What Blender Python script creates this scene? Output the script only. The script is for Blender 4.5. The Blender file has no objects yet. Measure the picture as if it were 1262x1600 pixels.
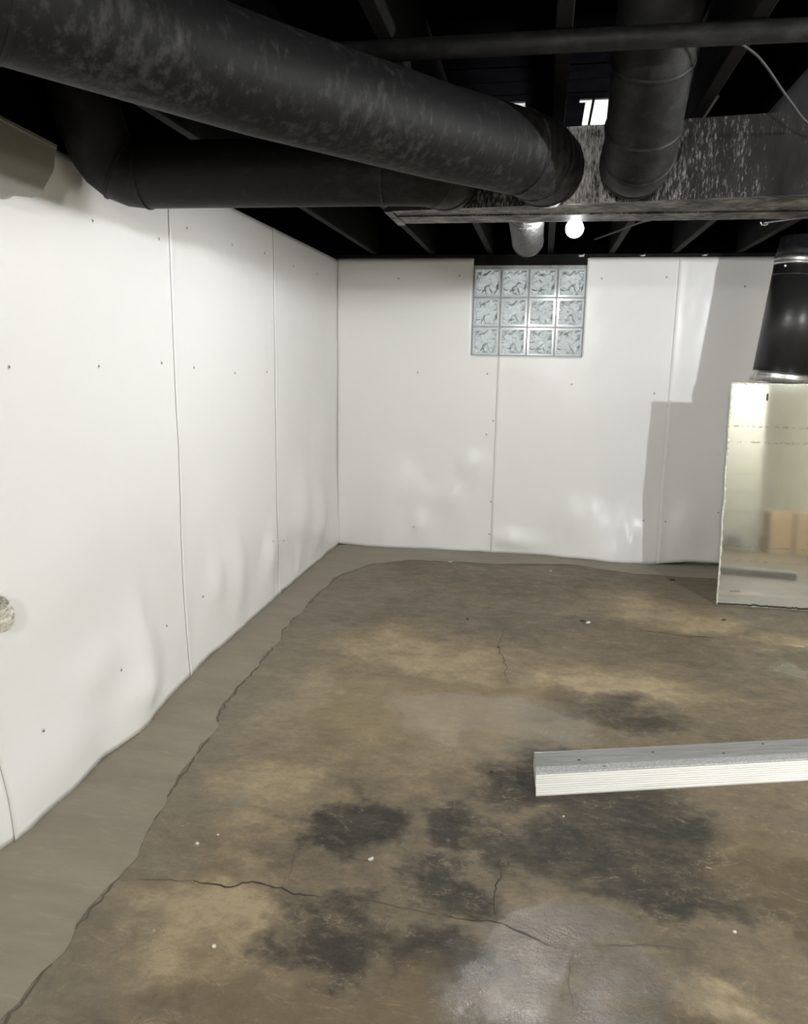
import bpy, bmesh, math, random
from mathutils import Vector, Matrix, noise
random.seed(7)
S = bpy.context.scene
COL = S.collection

# ------------------------------------------------------------------ camera
cam_d = bpy.data.cameras.new('camera'); cam = bpy.data.objects.new('camera', cam_d); COL.objects.link(cam)
cam_d.sensor_fit = 'VERTICAL'; cam_d.sensor_height = 24.0; cam_d.lens = 24.0 * 1213.0 / 1600.0
cam_d.clip_start = 0.02
vx = Vector((0.985, 0.050, -0.167)); vy = Vector((0.174, -0.187, 0.967)).normalized()
vz = vx.cross(vy).normalized()
if vz.y > 0: vz = -vz
vx = vy.cross(vz).normalized()
right = Vector((vx.x, vy.x, vz.x)); down = Vector((vx.y, vy.y, vz.y)); fwd = Vector((vx.z, vy.z, vz.z))
m = Matrix.Identity(4)
for i in range(3):
    m[i][0] = right[i]; m[i][1] = -down[i]; m[i][2] = -fwd[i]
m.translation = Vector((0, 0, 1.40))
cam.matrix_world = m
S.camera = cam

# ------------------------------------------------------------------ world, exposure
W = bpy.data.worlds.new('overcast_sky'); S.world = W; W.use_nodes = True
bg = W.node_tree.nodes['Background']; bg.inputs[0].default_value = (0.90, 0.96, 1.0, 1); bg.inputs[1].default_value = 1.25
S.view_settings.view_transform = 'Standard'; S.view_settings.look = 'None'
S.view_settings.gamma = 1.0; S.view_settings.exposure = 0.32
try: S.view_settings.use_curve_mapping = False
except Exception: pass
BULB_TINT = {'window_side': (.985, .99, 1.0), 'right_side': (.975, .99, 1.0), 'behind': (1.0, .975, .93)}
POWER = {'window_side': 40.0, 'right_side': 150.0, 'behind': 84.0}   # watts radiated by each bare bulb

# ------------------------------------------------------------------ constants of the room
XL, YB, ZT = -1.49, 5.62, 2.09          # left wall plane, back wall plane, top of the white sheeting
XR, YF = 3.10, -2.90                    # walls out of view
JZ, SUB = 2.125, 2.36                   # joist undersides, subfloor underside

# ------------------------------------------------------------------ material helpers
class NT:
    def __init__(s, name):
        s.m = bpy.data.materials.new(name); s.m.use_nodes = True
        s.t = s.m.node_tree; s.n = s.t.nodes; s.b = s.n['Principled BSDF']
        s.co = s.n.new('ShaderNodeTexCoord').outputs['Object']
    def new(s, k): return s.n.new(k)
    def link(s, a, b): s.t.links.new(a, b)
    def mapping(s, scale=(1, 1, 1), rot=(0, 0, 0), loc=(0, 0, 0), src=None):
        n = s.new('ShaderNodeMapping'); n.inputs['Scale'].default_value = scale
        n.inputs['Rotation'].default_value = rot; n.inputs['Location'].default_value = loc
        s.link(src or s.co, n.inputs['Vector']); return n.outputs[0]
    def noise(s, scale, detail=4, rough=0.55, vec=None, dist=0.0):
        n = s.new('ShaderNodeTexNoise'); n.inputs['Scale'].default_value = scale
        n.inputs['Detail'].default_value = detail; n.inputs['Roughness'].default_value = rough
        n.inputs['Distortion'].default_value = dist
        s.link(vec or s.co, n.inputs['Vector']); return n.outputs['Fac']
    def ramp(s, fac, a, b, ca=(0, 0, 0, 1), cb=(1, 1, 1, 1)):
        n = s.new('ShaderNodeValToRGB'); e = n.color_ramp.elements
        e[0].position = a; e[1].position = b; e[0].color = ca; e[1].color = cb
        s.link(fac, n.inputs[0]); return n.outputs[0]
    def mix(s, fac, a, b):
        n = s.new('ShaderNodeMix'); n.data_type = 'RGBA'
        if isinstance(fac, (int, float)): n.inputs[0].default_value = fac
        else: s.link(fac, n.inputs[0])
        for k, v in ((6, a), (7, b)):
            if isinstance(v, tuple): n.inputs[k].default_value = v if len(v) == 4 else v + (1,)
            else: s.link(v, n.inputs[k])
        return n.outputs[2]
    def math(s, op, a, b=None, clamp=False):
        n = s.new('ShaderNodeMath'); n.operation = op; n.use_clamp = clamp
        for k, v in ((0, a), (1, b)):
            if v is None: continue
            if isinstance(v, (int, float)): n.inputs[k].default_value = v
            else: s.link(v, n.inputs[k])
        return n.outputs[0]
    def bump(s, h, strength=0.3, dist=0.01, normal=None):
        n = s.new('ShaderNodeBump'); n.inputs['Strength'].default_value = strength; n.inputs['Distance'].default_value = dist
        s.link(h, n.inputs['Height'])
        if normal is not None: s.link(normal, n.inputs['Normal'])
        return n.outputs[0]
    def put(s, **k):
        names = dict(color='Base Color', rough='Roughness', metal='Metallic', normal='Normal', spec='Specular IOR Level',
                     trans='Transmission Weight', coat='Coat Weight', ior='IOR', emis='Emission Color', estr='Emission Strength',
                     coatrough='Coat Roughness', alpha='Alpha')
        for key, v in k.items():
            i = s.b.inputs[names[key]]
            if isinstance(v, (int, float)): i.default_value = v
            elif isinstance(v, tuple): i.default_value = v if len(v) == 4 else v + (1,)
            else: s.link(v, i)
        return s.m
    def spots(s, items, src):
        """soft-edged blots at (x, y, rx, ry): greatest of them, 0..1"""
        out = None
        for (cx, cy, rx, ry) in items:
            v = s.new('ShaderNodeVectorMath'); v.operation = 'SUBTRACT'; s.link(src, v.inputs[0]); v.inputs[1].default_value = (cx, cy, 0)
            d = s.new('ShaderNodeVectorMath'); d.operation = 'DIVIDE'; s.link(v.outputs[0], d.inputs[0]); d.inputs[1].default_value = (rx, ry, 1e6)
            l = s.new('ShaderNodeVectorMath'); l.operation = 'LENGTH'; s.link(d.outputs[0], l.inputs[0])
            o = s.math('SUBTRACT', 1.25, l.outputs['Value'], clamp=True)
            out = o if out is None else s.math('MAXIMUM', out, o)
        return out

M = {}
def simple(name, color, rough=0.5, metal=0.0, nscale=0, amt=0.25, bump=0.0, bscale=40, spec=0.5):
    t = NT(name)
    if nscale:
        f = t.noise(nscale, 6, 0.6)
        dk = tuple(c * (1 - amt) for c in color); lt = tuple(min(1, c * (1 + amt)) for c in color)
        t.put(color=t.mix(t.ramp(f, 0.3, 0.7), dk, lt))
    else: t.put(color=color)
    if bump: t.put(normal=t.bump(t.noise(bscale, 5), bump, 0.004))
    M[name] = t.put(rough=rough, metal=metal, spec=spec)
    return M[name]

simple('black_wood', (0.0013, 0.0013, 0.0016), 0.8, nscale=9, amt=0.4, bump=0.35, bscale=30, spec=0.0)
simple('black_joist', (0.0105, 0.0102, 0.0105), 0.65, nscale=7, amt=0.45, bump=0.35, bscale=25, spec=0.08)
simple('pale_board', (0.42, 0.42, 0.41), 0.7, nscale=14, amt=0.3)
simple('dull_board', (0.20, 0.20, 0.19), 0.7, nscale=14, amt=0.4)
simple('cable', (0.05, 0.05, 0.05), 0.6, spec=.2)
simple('white_cable', (0.45, 0.44, 0.42), 0.5)
simple('porcelain', (0.75, 0.73, 0.68), 0.35)
simple('brass', (0.55, 0.45, 0.25), 0.3, 1.0)
simple('zinc_pin', (0.62, 0.62, 0.60), 0.4, 0.2)
simple('pin_hole', (0.10, 0.095, 0.09), 0.6)
simple('crack_dark', (0.045, 0.036, 0.026), 0.85)
simple('crack_faint', (0.105, 0.086, 0.062), 0.7)
simple('grey_flap', (0.26, 0.248, 0.22), 0.5, nscale=3, amt=0.08)
simple('foundation', (0.30, 0.28, 0.25), 0.85, nscale=6, amt=0.3, bump=0.4)
simple('cream_block', (0.38, 0.372, 0.315), 0.6, nscale=5, amt=0.08, bump=0.5, bscale=60)
simple('cream_wall', (0.66, 0.64, 0.52), 0.7, nscale=2, amt=0.08)
simple('mortar', (0.42, 0.41, 0.37), 0.85, nscale=20, amt=0.2)
simple('cardboard', (0.42, 0.30, 0.17), 0.75, nscale=4, amt=0.1)
simple('packing_tape', (0.30, 0.21, 0.13), 0.25)
simple('chip_white', (0.75, 0.73, 0.66), 0.7, nscale=30, amt=0.15)
simple('chip_tan', (0.42, 0.34, 0.20), 0.8, nscale=30, amt=0.2)
simple('chip_dark', (0.035, 0.028, 0.02), 0.7)
simple('dark_hole', (0.03, 0.022, 0.018), 0.8)
simple('vent_grey', (0.20, 0.20, 0.19), 0.5)

# white reinforced vinyl: glossy, faintly uneven
t = NT('white_vinyl')
f1 = t.noise(1.3, 3); f2 = t.noise(9, 4)
col = t.mix(t.ramp(f1, 0.3, 0.7), (0.835, 0.835, 0.825), (0.86, 0.855, 0.84))
wv = t.bump(t.noise(2.2, 3), 0.25, 0.03)
M['white_vinyl'] = t.put(color=col, rough=0.30, spec=0.45, normal=t.bump(f2, 0.06, 0.006, wv))

# black paint sprayed over galvanised round duct
def duct_mat(name, bare, lo, hi, base=(0.026, 0.0255, 0.027), gl=0.42, vec_scale=(5, 5, 18), spec=0.42):
    t = NT(name)
    v = t.mapping(vec_scale)
    st = t.noise(2.2, 8, 0.68, v)
    big = t.noise(1.7, 3)
    k = t.ramp(t.math('ADD', t.math('MULTIPLY', st, 0.7), t.math('MULTIPLY', big, 0.45)), lo, hi)
    t.put(color=t.mix(k, base, bare), rough=gl, metal=0.0,
          normal=t.bump(t.noise(22, 6), 0.35, 0.005), spec=spec)
    M[name] = t.m
duct_mat('black_duct', (0.066, 0.065, 0.062), 0.58, 0.86, base=(0.0075, 0.0075, 0.008), gl=0.60, vec_scale=(22, 22, 9), spec=0.20)
duct_mat('black_duct_dull', (0.035, 0.035, 0.036), 0.58, 0.86, base=(0.0085, 0.0085, 0.009), gl=0.58, vec_scale=(9, 9, 16), spec=0.25)
duct_mat('black_duct_gloss', (0.12, 0.12, 0.115), 0.72, 0.9, base=(0.016, 0.016, 0.016), gl=0.36, vec_scale=(18, 18, 5))

# rectangular trunk: thin black overspray, bare metal flecks through it
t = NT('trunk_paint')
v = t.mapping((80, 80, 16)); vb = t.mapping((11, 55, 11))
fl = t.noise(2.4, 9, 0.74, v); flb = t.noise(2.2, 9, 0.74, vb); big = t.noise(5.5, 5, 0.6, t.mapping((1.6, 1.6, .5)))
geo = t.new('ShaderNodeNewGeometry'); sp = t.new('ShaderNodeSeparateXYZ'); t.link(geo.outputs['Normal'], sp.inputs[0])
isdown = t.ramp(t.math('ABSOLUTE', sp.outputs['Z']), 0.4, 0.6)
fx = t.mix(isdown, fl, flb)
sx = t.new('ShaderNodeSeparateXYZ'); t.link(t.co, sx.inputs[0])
fleck_gain = t.math('SUBTRACT', 1.0, t.math('MULTIPLY', t.math('ABSOLUTE', t.math('SUBTRACT', sx.outputs['X'], 0.60)), 1.7), clamp=True)   # flecks show most around one stretch, fewer away from it
fleck_gain = t.math('MAXIMUM', fleck_gain, t.math('MULTIPLY', isdown, 0.75))
k = t.ramp(t.math('ADD', t.math('ADD', t.math('MULTIPLY', fx, 0.75), t.math('MULTIPLY', big, 0.38)), t.math('MULTIPLY', fleck_gain, 0.17)), 0.655, 0.83)
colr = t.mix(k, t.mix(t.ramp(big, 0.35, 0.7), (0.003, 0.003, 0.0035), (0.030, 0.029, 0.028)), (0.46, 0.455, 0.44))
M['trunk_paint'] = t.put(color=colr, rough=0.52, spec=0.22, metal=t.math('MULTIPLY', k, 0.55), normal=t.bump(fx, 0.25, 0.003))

# bare / lightly painted galvanised steel
t = NT('galvanised')
v = t.mapping((30, 30, 4)); f = t.noise(2.0, 6, 0.6, v)
M['galvanised'] = t.put(color=t.mix(t.ramp(f, 0.3, 0.7), (0.42, 0.41, 0.39), (0.68, 0.67, 0.64)), rough=0.33, metal=0.85)
t = NT('wrinkled_foil')
f = t.noise(26, 6, 0.6)
M['wrinkled_foil'] = t.put(color=t.mix(t.ramp(f, 0.35, 0.7), (0.03, 0.03, 0.03), (0.11, 0.11, 0.108)), rough=0.55, metal=0.1,
                           normal=t.bump(t.noise(34, 5), 0.9, 0.02))

# old mirrored sheet, dusty
t = NT('dusty_mirror')
f = t.noise(3, 5); g = t.noise(60, 6, 0.7, t.mapping((1, 1, 6)))
dust = t.ramp(g, 0.66, 0.78)
bands = t.spots([(1.0, 0.0, 9, 9)], t.co)
sz = t.new('ShaderNodeSeparateXYZ'); t.link(t.co, sz.inputs[0])
def zband(z, w):
    return t.math('SUBTRACT', 1.0, t.math('DIVIDE', t.math('ABSOLUTE', t.math('SUBTRACT', sz.outputs['Z'], z)), w), clamp=True)
lines = t.math('MAXIMUM', t.math('MAXIMUM', zband(1.055, 0.012), zband(0.965, 0.010)), t.math('MAXIMUM', zband(0.355, 0.010), zband(0.27, 0.009)))
res = t.math('MULTIPLY', lines, t.ramp(t.noise(38, 6, 0.7), 0.42, 0.60))
topdust = t.math('MULTIPLY', t.ramp(sz.outputs['Z'], 1.10, 1.28), t.ramp(t.noise(12, 6, 0.65), 0.35, 0.75))
film = t.math('ADD', 0.16, t.math('MAXIMUM', t.math('MULTIPLY', dust, 0.25), t.math('MULTIPLY', topdust, 0.75)), clamp=True)
mir = t.b; t.put(color=(0.72, 0.71, 0.645), metal=1.0, rough=t.math('ADD', 0.03, t.math('MULTIPLY', f, 0.05)))
dif = t.new('ShaderNodeBsdfDiffuse'); t.link(t.mix(res, (0.46, 0.455, 0.41), (0.12, 0.10, 0.07)), dif.inputs[0])
mx = t.new('ShaderNodeMixShader'); t.link(t.math('MAXIMUM', film, t.math('MULTIPLY', res, 0.8)), mx.inputs[0]); t.link(mir.outputs[0], mx.inputs[1]); t.link(dif.outputs[0], mx.inputs[2])
t.link(mx.outputs[0], t.n['Material Output'].inputs[0]); M['dusty_mirror'] = t.m
simple('mirror_edge', (0.62, 0.62, 0.52), 0.5, nscale=60, amt=0.35)
simple('mirror_dirt', (0.05, 0.042, 0.03), 0.8)

# glass block: wavy moulded glass
t = NT('wavy_glass')
f = t.noise(20, 2, 0.45, None, 0.8)
vo = t.new('ShaderNodeTexVoronoi'); vo.inputs['Scale'].default_value = 16; t.link(t.co, vo.inputs['Vector'])
h = t.math('ADD', f, t.math('MULTIPLY', vo.outputs['Distance'], 0.5))
M['wavy_glass'] = t.put(color=(0.64, 0.68, 0.665), rough=0.06, trans=0.58, ior=1.5, spec=1.0, normal=t.bump(h, 0.8, 0.05))
t = NT('block_rim')
M['block_rim'] = t.put(color=(0.72, 0.78, 0.78), rough=0.12, trans=0.35, ior=1.5, spec=0.7)
simple('block_joint', (0.42, 0.44, 0.43), 0.7, nscale=25, amt=0.2)

# ridged plank
t = NT('plank_white')
v = t.mapping((1.2, 60, 60)); f = t.noise(3, 4, 0.5, v)
M['plank_white'] = t.put(color=t.mix(t.ramp(f, 0.3, 0.7), (0.66, 0.65, 0.61), (0.80, 0.79, 0.76)), rough=0.55)
t = NT('plank_grey')
f = t.noise(3, 5, 0.6, t.mapping((2, 70, 70))); g = t.noise(90, 4, 0.6)
M['plank_grey'] = t.put(color=t.mix(t.ramp(f, 0.3, 0.7), (0.24, 0.24, 0.235), (0.40, 0.40, 0.39)), rough=0.33, metal=0.35, normal=t.bump(g, 0.25, 0.003))
t = NT('plank_rough')
g = t.noise(150, 5, 0.7)
M['plank_rough'] = t.put(color=t.mix(t.ramp(g, 0.35, 0.65), (0.26, 0.26, 0.26), (0.56, 0.56, 0.55)), rough=0.5, metal=0.2, normal=t.bump(g, 0.6, 0.004))
t = NT('pvc')
g = t.noise(70, 5, 0.7)
M['pvc'] = t.put(color=t.mix(t.ramp(g, 0.36, 0.5), (0.28, 0.25, 0.19), (0.74, 0.72, 0.63)), rough=0.5)

# concrete floor, damp in places
t = NT('damp_concrete')
wn = t.new('ShaderNodeTexNoise'); wn.inputs['Scale'].default_value = 3.2; wn.inputs['Detail'].default_value = 7; wn.inputs['Roughness'].default_value = 0.62
t.link(t.co, wn.inputs['Vector'])
ws = t.new('ShaderNodeVectorMath'); ws.operation = 'SUBTRACT'; t.link(wn.outputs['Color'], ws.inputs[0]); ws.inputs[1].default_value = (0.5, 0.5, 0.5)
wsc = t.new('ShaderNodeVectorMath'); wsc.operation = 'SCALE'; t.link(ws.outputs[0], wsc.inputs[0]); wsc.inputs['Scale'].default_value = 0.75
wa = t.new('ShaderNodeVectorMath'); wa.operation = 'ADD'; t.link(t.co, wa.inputs[0]); t.link(wsc.outputs[0], wa.inputs[1])
warped = wa.outputs[0]
n1 = t.noise(1.5, 9, 0.62); n2 = t.noise(7, 9, 0.68, t.mapping((1, 1.6, 1)), 0.6); n3 = t.noise(45, 6, 0.7)
tan = t.spots([(-0.57, 3.53, .55, .38), (-0.83, 2.25, .22, .35), (0.63, 4.5, .35, .35), (0.92, 4.3, .25, .25), (-.55, 2.85, .45, .45),
               (1.36, 4.1, .22, .16), (-.8, 1.6, .25, .2), (.51, 1.55, .13, .09), (.35, 3.3, .5, .3), (-.95, 2.9, .25, .5)], warped)
ochre = t.spots([(-.2, 3.0, .45, .28), (-.14, 1.45, .2, .15), (-.5, 1.42, .35, .14), (-.6, 2.75, .35, .3), (.75, 2.1, .25, .25)], warped)
dark = t.spots([(-.48, 1.65, .20, .12), (-.2, 1.89, .12, .11), (-.14, 2.13, .14, .10), (.16, 2.07, .24, .16), (.33, 2.27, .24, .16), (.33, 3.05, .32, .16),
                (.78, 2.1, .18, .13), (-.48, 2.07, .13, .13), (.72, 2.0, .12, .08), (.43, 2.09, .18, .12), (-.17, 1.6, .12, .12), (.15, 2.45, .35, .18), (.35, 1.95, .3, .12)], warped)
wsc2 = t.new('ShaderNodeVectorMath'); wsc2.operation = 'SCALE'; t.link(ws.outputs[0], wsc2.inputs[0]); wsc2.inputs['Scale'].default_value = 0.38
wa2 = t.new('ShaderNodeVectorMath'); wa2.operation = 'ADD'; t.link(t.co, wa2.inputs[0]); t.link(wsc2.outputs[0], wa2.inputs[1])
wet = t.spots([(-.02, 1.50, .15, .24), (.06, 1.36, .26, .17), (.10, 1.74, .24, .10), (.0, 1.66, .13, .13), (.27, 1.50, .20, .20), (1.20, 3.66, .09, .13)], wa2.outputs[0])
na = t.noise(2.1, 12, 0.74); nb = t.noise(9, 12, 0.78, t.mapping((1, 1.5, 1)), 0.35); nc = t.noise(42, 10, 0.8)
val = t.math('ADD', t.math('ADD', t.math('MULTIPLY', na, 0.36), t.math('MULTIPLY', nb, 0.40)), t.math('MULTIPLY', nc, 0.24))
tk = t.math('MULTIPLY', t.ramp(tan, 0.0, 0.9), 0.19); dk = t.math('MULTIPLY', t.ramp(dark, 0.05, 0.75), 0.20)
val2 = t.math('ADD', t.math('SUBTRACT', t.math('ADD', val, tk), dk), 0.024)
rp = t.new('ShaderNodeValToRGB'); t.link(val2, rp.inputs[0]); el = rp.color_ramp.elements
el[0].position = 0.28; el[0].color = (0.028, 0.023, 0.016, 1); el[1].position = 0.74; el[1].color = (0.40, 0.315, 0.190, 1)
for p_, c_ in ((0.38, (0.066, 0.053, 0.034, 1)), (0.47, (0.125, 0.100, 0.064, 1)), (0.56, (0.190, 0.150, 0.093, 1)), (0.65, (0.275, 0.213, 0.127, 1))):
    e_ = el.new(p_); e_.color = c_
c = rp.outputs[0]
gx = t.new('ShaderNodeSeparateXYZ'); t.link(warped, gx.inputs[0])
cem = t.math('MULTIPLY', t.math('MULTIPLY', t.math('SUBTRACT', -0.80, gx.outputs['X']), 3.6, clamp=True), 0.75)
c = t.mix(cem, c, t.mix(t.ramp(nb, 0.3, 0.7), (0.165, 0.140, 0.098), (0.275, 0.236, 0.168)))   # cement smeared out from the new strip
c = t.mix(t.math('MULTIPLY', t.ramp(ochre, 0.1, 0.8), 0.5), c, (0.165, 0.120, 0.058))
c = t.mix(t.math('MULTIPLY', t.spots([(-.889, 2.135, .018, .035)], t.co), 0.6, clamp=True), c, (0.20, 0.25, 0.19))
sp_ = t.math('MULTIPLY', t.ramp(t.noise(85, 3, 0.5), 0.70, 0.76), t.ramp(nb, 0.45, 0.6))
c = t.mix(t.math('MULTIPLY', sp_, 0.6), c, (0.50, 0.46, 0.36))
ls = t.math('ABSOLUTE', t.math('SUBTRACT', t.noise(5.5, 5, 0.6, t.mapping((1, 2.2, 1)), 1.4), 0.5))
scr = t.math('MULTIPLY', t.ramp(ls, 0.0, 0.016, (1, 1, 1, 1), (0, 0, 0, 1)), t.ramp(nb, 0.46, 0.62))   # pale scuffs and trowel lines
c = t.mix(t.math('MULTIPLY', scr, 0.5), c, (0.42, 0.35, 0.235))
pv = t.new('ShaderNodeTexVoronoi'); pv.inputs['Scale'].default_value = 34; t.link(warped, pv.inputs['Vector'])
pit = t.math('MULTIPLY', t.ramp(pv.outputs['Distance'], 0.10, 0.20, (1, 1, 1, 1), (0, 0, 0, 1)), t.ramp(na, 0.50, 0.58))
c = t.mix(t.math('MULTIPLY', pit, 0.6), c, (0.04, 0.033, 0.023))
c = t.mix(t.math('MULTIPLY', t.spots([(-.3, 2.95, .55, .32)], warped), 0.5, clamp=True), c, (0.235, 0.185, 0.098))   # olive tint around the puddle
wetk = t.math('MULTIPLY', t.ramp(wet, 0.08, 0.62), t.ramp(t.math('ADD', t.math('MULTIPLY', nb, .6), t.math('MULTIPLY', nc, .4)), 0.33, 0.50))
mirk = t.math('MULTIPLY', t.spots([(-.14, 2.87, .36, .25)], wa2.outputs[0]), 2.6, clamp=True)
damp = t.noise(0.9, 3)
r = t.math('SUBTRACT', t.math('ADD', 0.50, t.math('MULTIPLY', n3, 0.22)), t.math('MULTIPLY', wetk, 0.43))
r = t.math('SUBTRACT', r, t.math('MULTIPLY', t.ramp(damp, 0.42, 0.62), 0.14))
r = t.math('MAXIMUM', t.math('MULTIPLY', r, t.math('SUBTRACT', 1.0, mirk)), 0.04)
bs = t.bump(t.math('ADD', t.math('MULTIPLY', n2, 0.7), t.math('MULTIPLY', n3, 0.35)), 0.42, 0.018)
grit = t.bump(t.noise(230, 3, 0.7), 0.40, 0.004, bs)
# standing water is flat: fade the relief out where the puddle lies
vm = t.new('ShaderNodeMix'); vm.data_type = 'VECTOR'; t.link(t.math('MAXIMUM', mirk, t.math('MULTIPLY', wetk, 0.58)), vm.inputs[0]); t.link(grit, vm.inputs[4])
gn = t.new('ShaderNodeNewGeometry'); t.link(gn.outputs['Normal'], vm.inputs[5])
c = t.mix(t.math('MULTIPLY', wetk, 0.40), c, (0.05, 0.043, 0.03))   # soaked concrete is darker
M['damp_concrete'] = t.put(color=c, rough=r, spec=t.math('ADD', 0.45, t.math('MULTIPLY', t.math('MAXIMUM', wetk, mirk), 0.5)), normal=vm.outputs[1])

t = NT('patch_concrete')
n1 = t.noise(2.2, 7, 0.6, t.mapping((1, 3.0, 1))); n2 = t.noise(22, 7, 0.65, t.mapping((0.5, 2.0, 1)))
c = t.mix(t.ramp(n1, 0.3, 0.7), (0.225, 0.195, 0.140), (0.315, 0.277, 0.210))
c = t.mix(t.math('MULTIPLY', t.ramp(n2, 0.55, 0.75), 0.5), c, (0.38, 0.34, 0.26))
M['patch_concrete'] = t.put(color=c, rough=t.math('ADD', 0.36, t.math('MULTIPLY', n1, 0.3)), normal=t.bump(n2, 0.25, 0.008))

def bulb_mat(name, radius, watts, tint):
    t = NT(name)
    area = 4 * math.pi * radius ** 2
    M[name] = t.put(color=(0.9, 0.9, 0.9), emis=tint, estr=watts / (math.pi * area), rough=0.3)
    return M[name]

# ------------------------------------------------------------------ object helpers
def ob(name, data, mat=None, parent=None, smooth=False, label=None, cat=None, group=None, kind=None, loc=None):
    if isinstance(data, bmesh.types.BMesh):
        bmesh.ops.recalc_face_normals(data, faces=data.faces[:])
        me = bpy.data.meshes.new(name); data.to_mesh(me); data.free()
    else: me = data
    o = bpy.data.objects.new(name, me); COL.objects.link(o)
    if mat:
        if isinstance(mat, str): mat = M[mat]
        if not me.materials: me.materials.append(mat)
    if smooth:
        for p in me.polygons: p.use_smooth = True
    if parent: o.parent = parent
    if loc: o.location = loc
    tag(o, label, cat, group, kind)
    return o
def tag(o, label=None, cat=None, group=None, kind=None):
    for k, v in (('label', label), ('category', cat), ('group', group), ('kind', kind)):
        if v: o[k] = v
    return o
def empty(name, loc=(0, 0, 0), **k):
    o = bpy.data.objects.new(name, None); COL.objects.link(o); o.location = loc; o.empty_display_size = 0.1
    return tag(o, k.get('label'), k.get('cat'), k.get('group'), k.get('kind'))
def BM(): return bmesh.new()
def box(bm, a, b, rot=None, bev=0):
    a = Vector(a); b = Vector(b); c = (a + b) / 2; d = b - a
    r = bmesh.ops.create_cube(bm, size=1.0, matrix=Matrix.Translation(c) @ (rot or Matrix.Identity(4)) @ Matrix.Diagonal((d.x, d.y, d.z, 1)))
    if bev:
        es = list({e for v in r['verts'] for e in v.link_edges})
        bmesh.ops.bevel(bm, geom=es, offset=bev, segments=1, affect='EDGES')
    return bm
def tube(bm, pts, radii, seg=32, cap=(True, True)):
    pts = [Vector(p) for p in pts]
    if isinstance(radii, (int, float)): radii = [radii] * len(pts)
    n = len(pts); prev = None; rings = []
    for i in range(n):
        if i == 0: d = pts[1] - pts[0]
        elif i == n - 1: d = pts[-1] - pts[-2]
        else:
            a = (pts[i] - pts[i - 1]); b = (pts[i + 1] - pts[i])
            d = a.normalized() + b.normalized() if a.length > 1e-9 and b.length > 1e-9 else (a if a.length > b.length else b)
        d.normalize()
        if prev is None:
            u = d.orthogonal().normalized()
        else:
            u = (prev - d * prev.dot(d)).normalized()
        prev = u; w = d.cross(u)
        rings.append([bm.verts.new(pts[i] + (u * math.cos(q) + w * math.sin(q)) * radii[i]) for q in [2 * math.pi * k / seg for k in range(seg)]])
    for i in range(n - 1):
        for k in range(seg):
            bm.faces.new((rings[i][k], rings[i][(k + 1) % seg], rings[i + 1][(k + 1) % seg], rings[i + 1][k]))
    if cap[0]: bm.faces.new(rings[0][::-1])
    if cap[1]: bm.faces.new(rings[-1])
    return bm
def bend(p0, p1, p2, rad, n=5):
    """points of a rounded corner at p1, straight stubs excluded"""
    p0, p1, p2 = map(Vector, (p0, p1, p2))
    a = (p0 - p1).normalized(); b = (p2 - p1).normalized()
    s = p1 + a * rad; e = p1 + b * rad
    return [s.lerp(p1, t_).lerp(p1.lerp(e, t_), t_) for t_ in [k / n for k in range(n + 1)]]
def band(parent, p, d, r, w=0.012, h=0.004, mat='black_duct', name='joint_bead', seg=32):
    p = Vector(p); d = Vector(d).normalized()
    bm = BM(); tube(bm, [p - d * w / 2, p - d * w / 4, p + d * w / 4, p + d * w / 2], [r - 0.001, r + h, r + h, r - 0.001], seg, (False, False))
    return ob(name, bm, mat, parent, True)
def rel(o, pts): return [Vector(p) - o.location for p in pts]
def cylinder(bm, p, d, r, h, seg=12):
    p = Vector(p); d = Vector(d).normalized(); return tube(bm, [p, p + d * h], r, seg)
def lerp_table(tab, x):
    if x <= tab[0][0]: return tab[0][1]
    for (a, va), (b, vb) in zip(tab, tab[1:]):
        if x <= b: return va + (vb - va) * (x - a) / (b - a)
    return tab[-1][1]
def fbm(v): return noise.fractal(Vector(v), 1.0, 2.0, 4)

# ================================================================== SETTING
# floor slab
bm = BM()
NX, NY = 46, 86
fx0, fx1, fy0, fy1 = XL - 0.12, XR + 0.1, YF - 0.1, YB + 0.15
vs = [[bm.verts.new((fx0 + (fx1 - fx0) * i / NX, fy0 + (fy1 - fy0) * j / NY, 0)) for j in range(NY + 1)] for i in range(NX + 1)]
for i in range(NX):
    for j in range(NY): bm.faces.new((vs[i][j], vs[i + 1][j], vs[i + 1][j + 1], vs[i][j + 1]))
floor = ob('floor', bm, 'damp_concrete', smooth=True, kind='structure', label='damp brown concrete slab with dark wet stains and cracks')

# newer grey concrete poured along the foot of the walls
edge = [(-1.04, YF), (-1.05, 0.3), (-1.061, 1.296), (-1.076, 1.51), (-1.077, 1.786), (-1.133, 2.104), (-1.163, 2.489), (-1.223, 2.809), (-1.237, 3.388),
        (-1.279, 3.702), (-1.274, 4.406), (-1.251, 4.778), (-1.109, 5.113), (-0.867, 5.28), (-0.595, 5.309), (-0.279, 5.313), (0.075, 5.40),
        (0.3, 5.43), (0.509, 5.329), (0.717, 5.296), (0.963, 5.273), (1.189, 5.279), (XR, 5.28)]
fine = []
for (a, b) in zip(edge, edge[1:]):
    L = math.dist(a, b); k = max(1, int(L / 0.03))
    for q in range(k):
        u = q / k; x = a[0] + (b[0] - a[0]) * u; y = a[1] + (b[1] - a[1]) * u
        w = fbm((x * 6, y * 6, 3)) * 0.028
        d = Vector((b[0] - a[0], b[1] - a[1])).normalized()
        fine.append((x - d.y * w, y + d.x * w))
fine.append(edge[-1])
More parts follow.
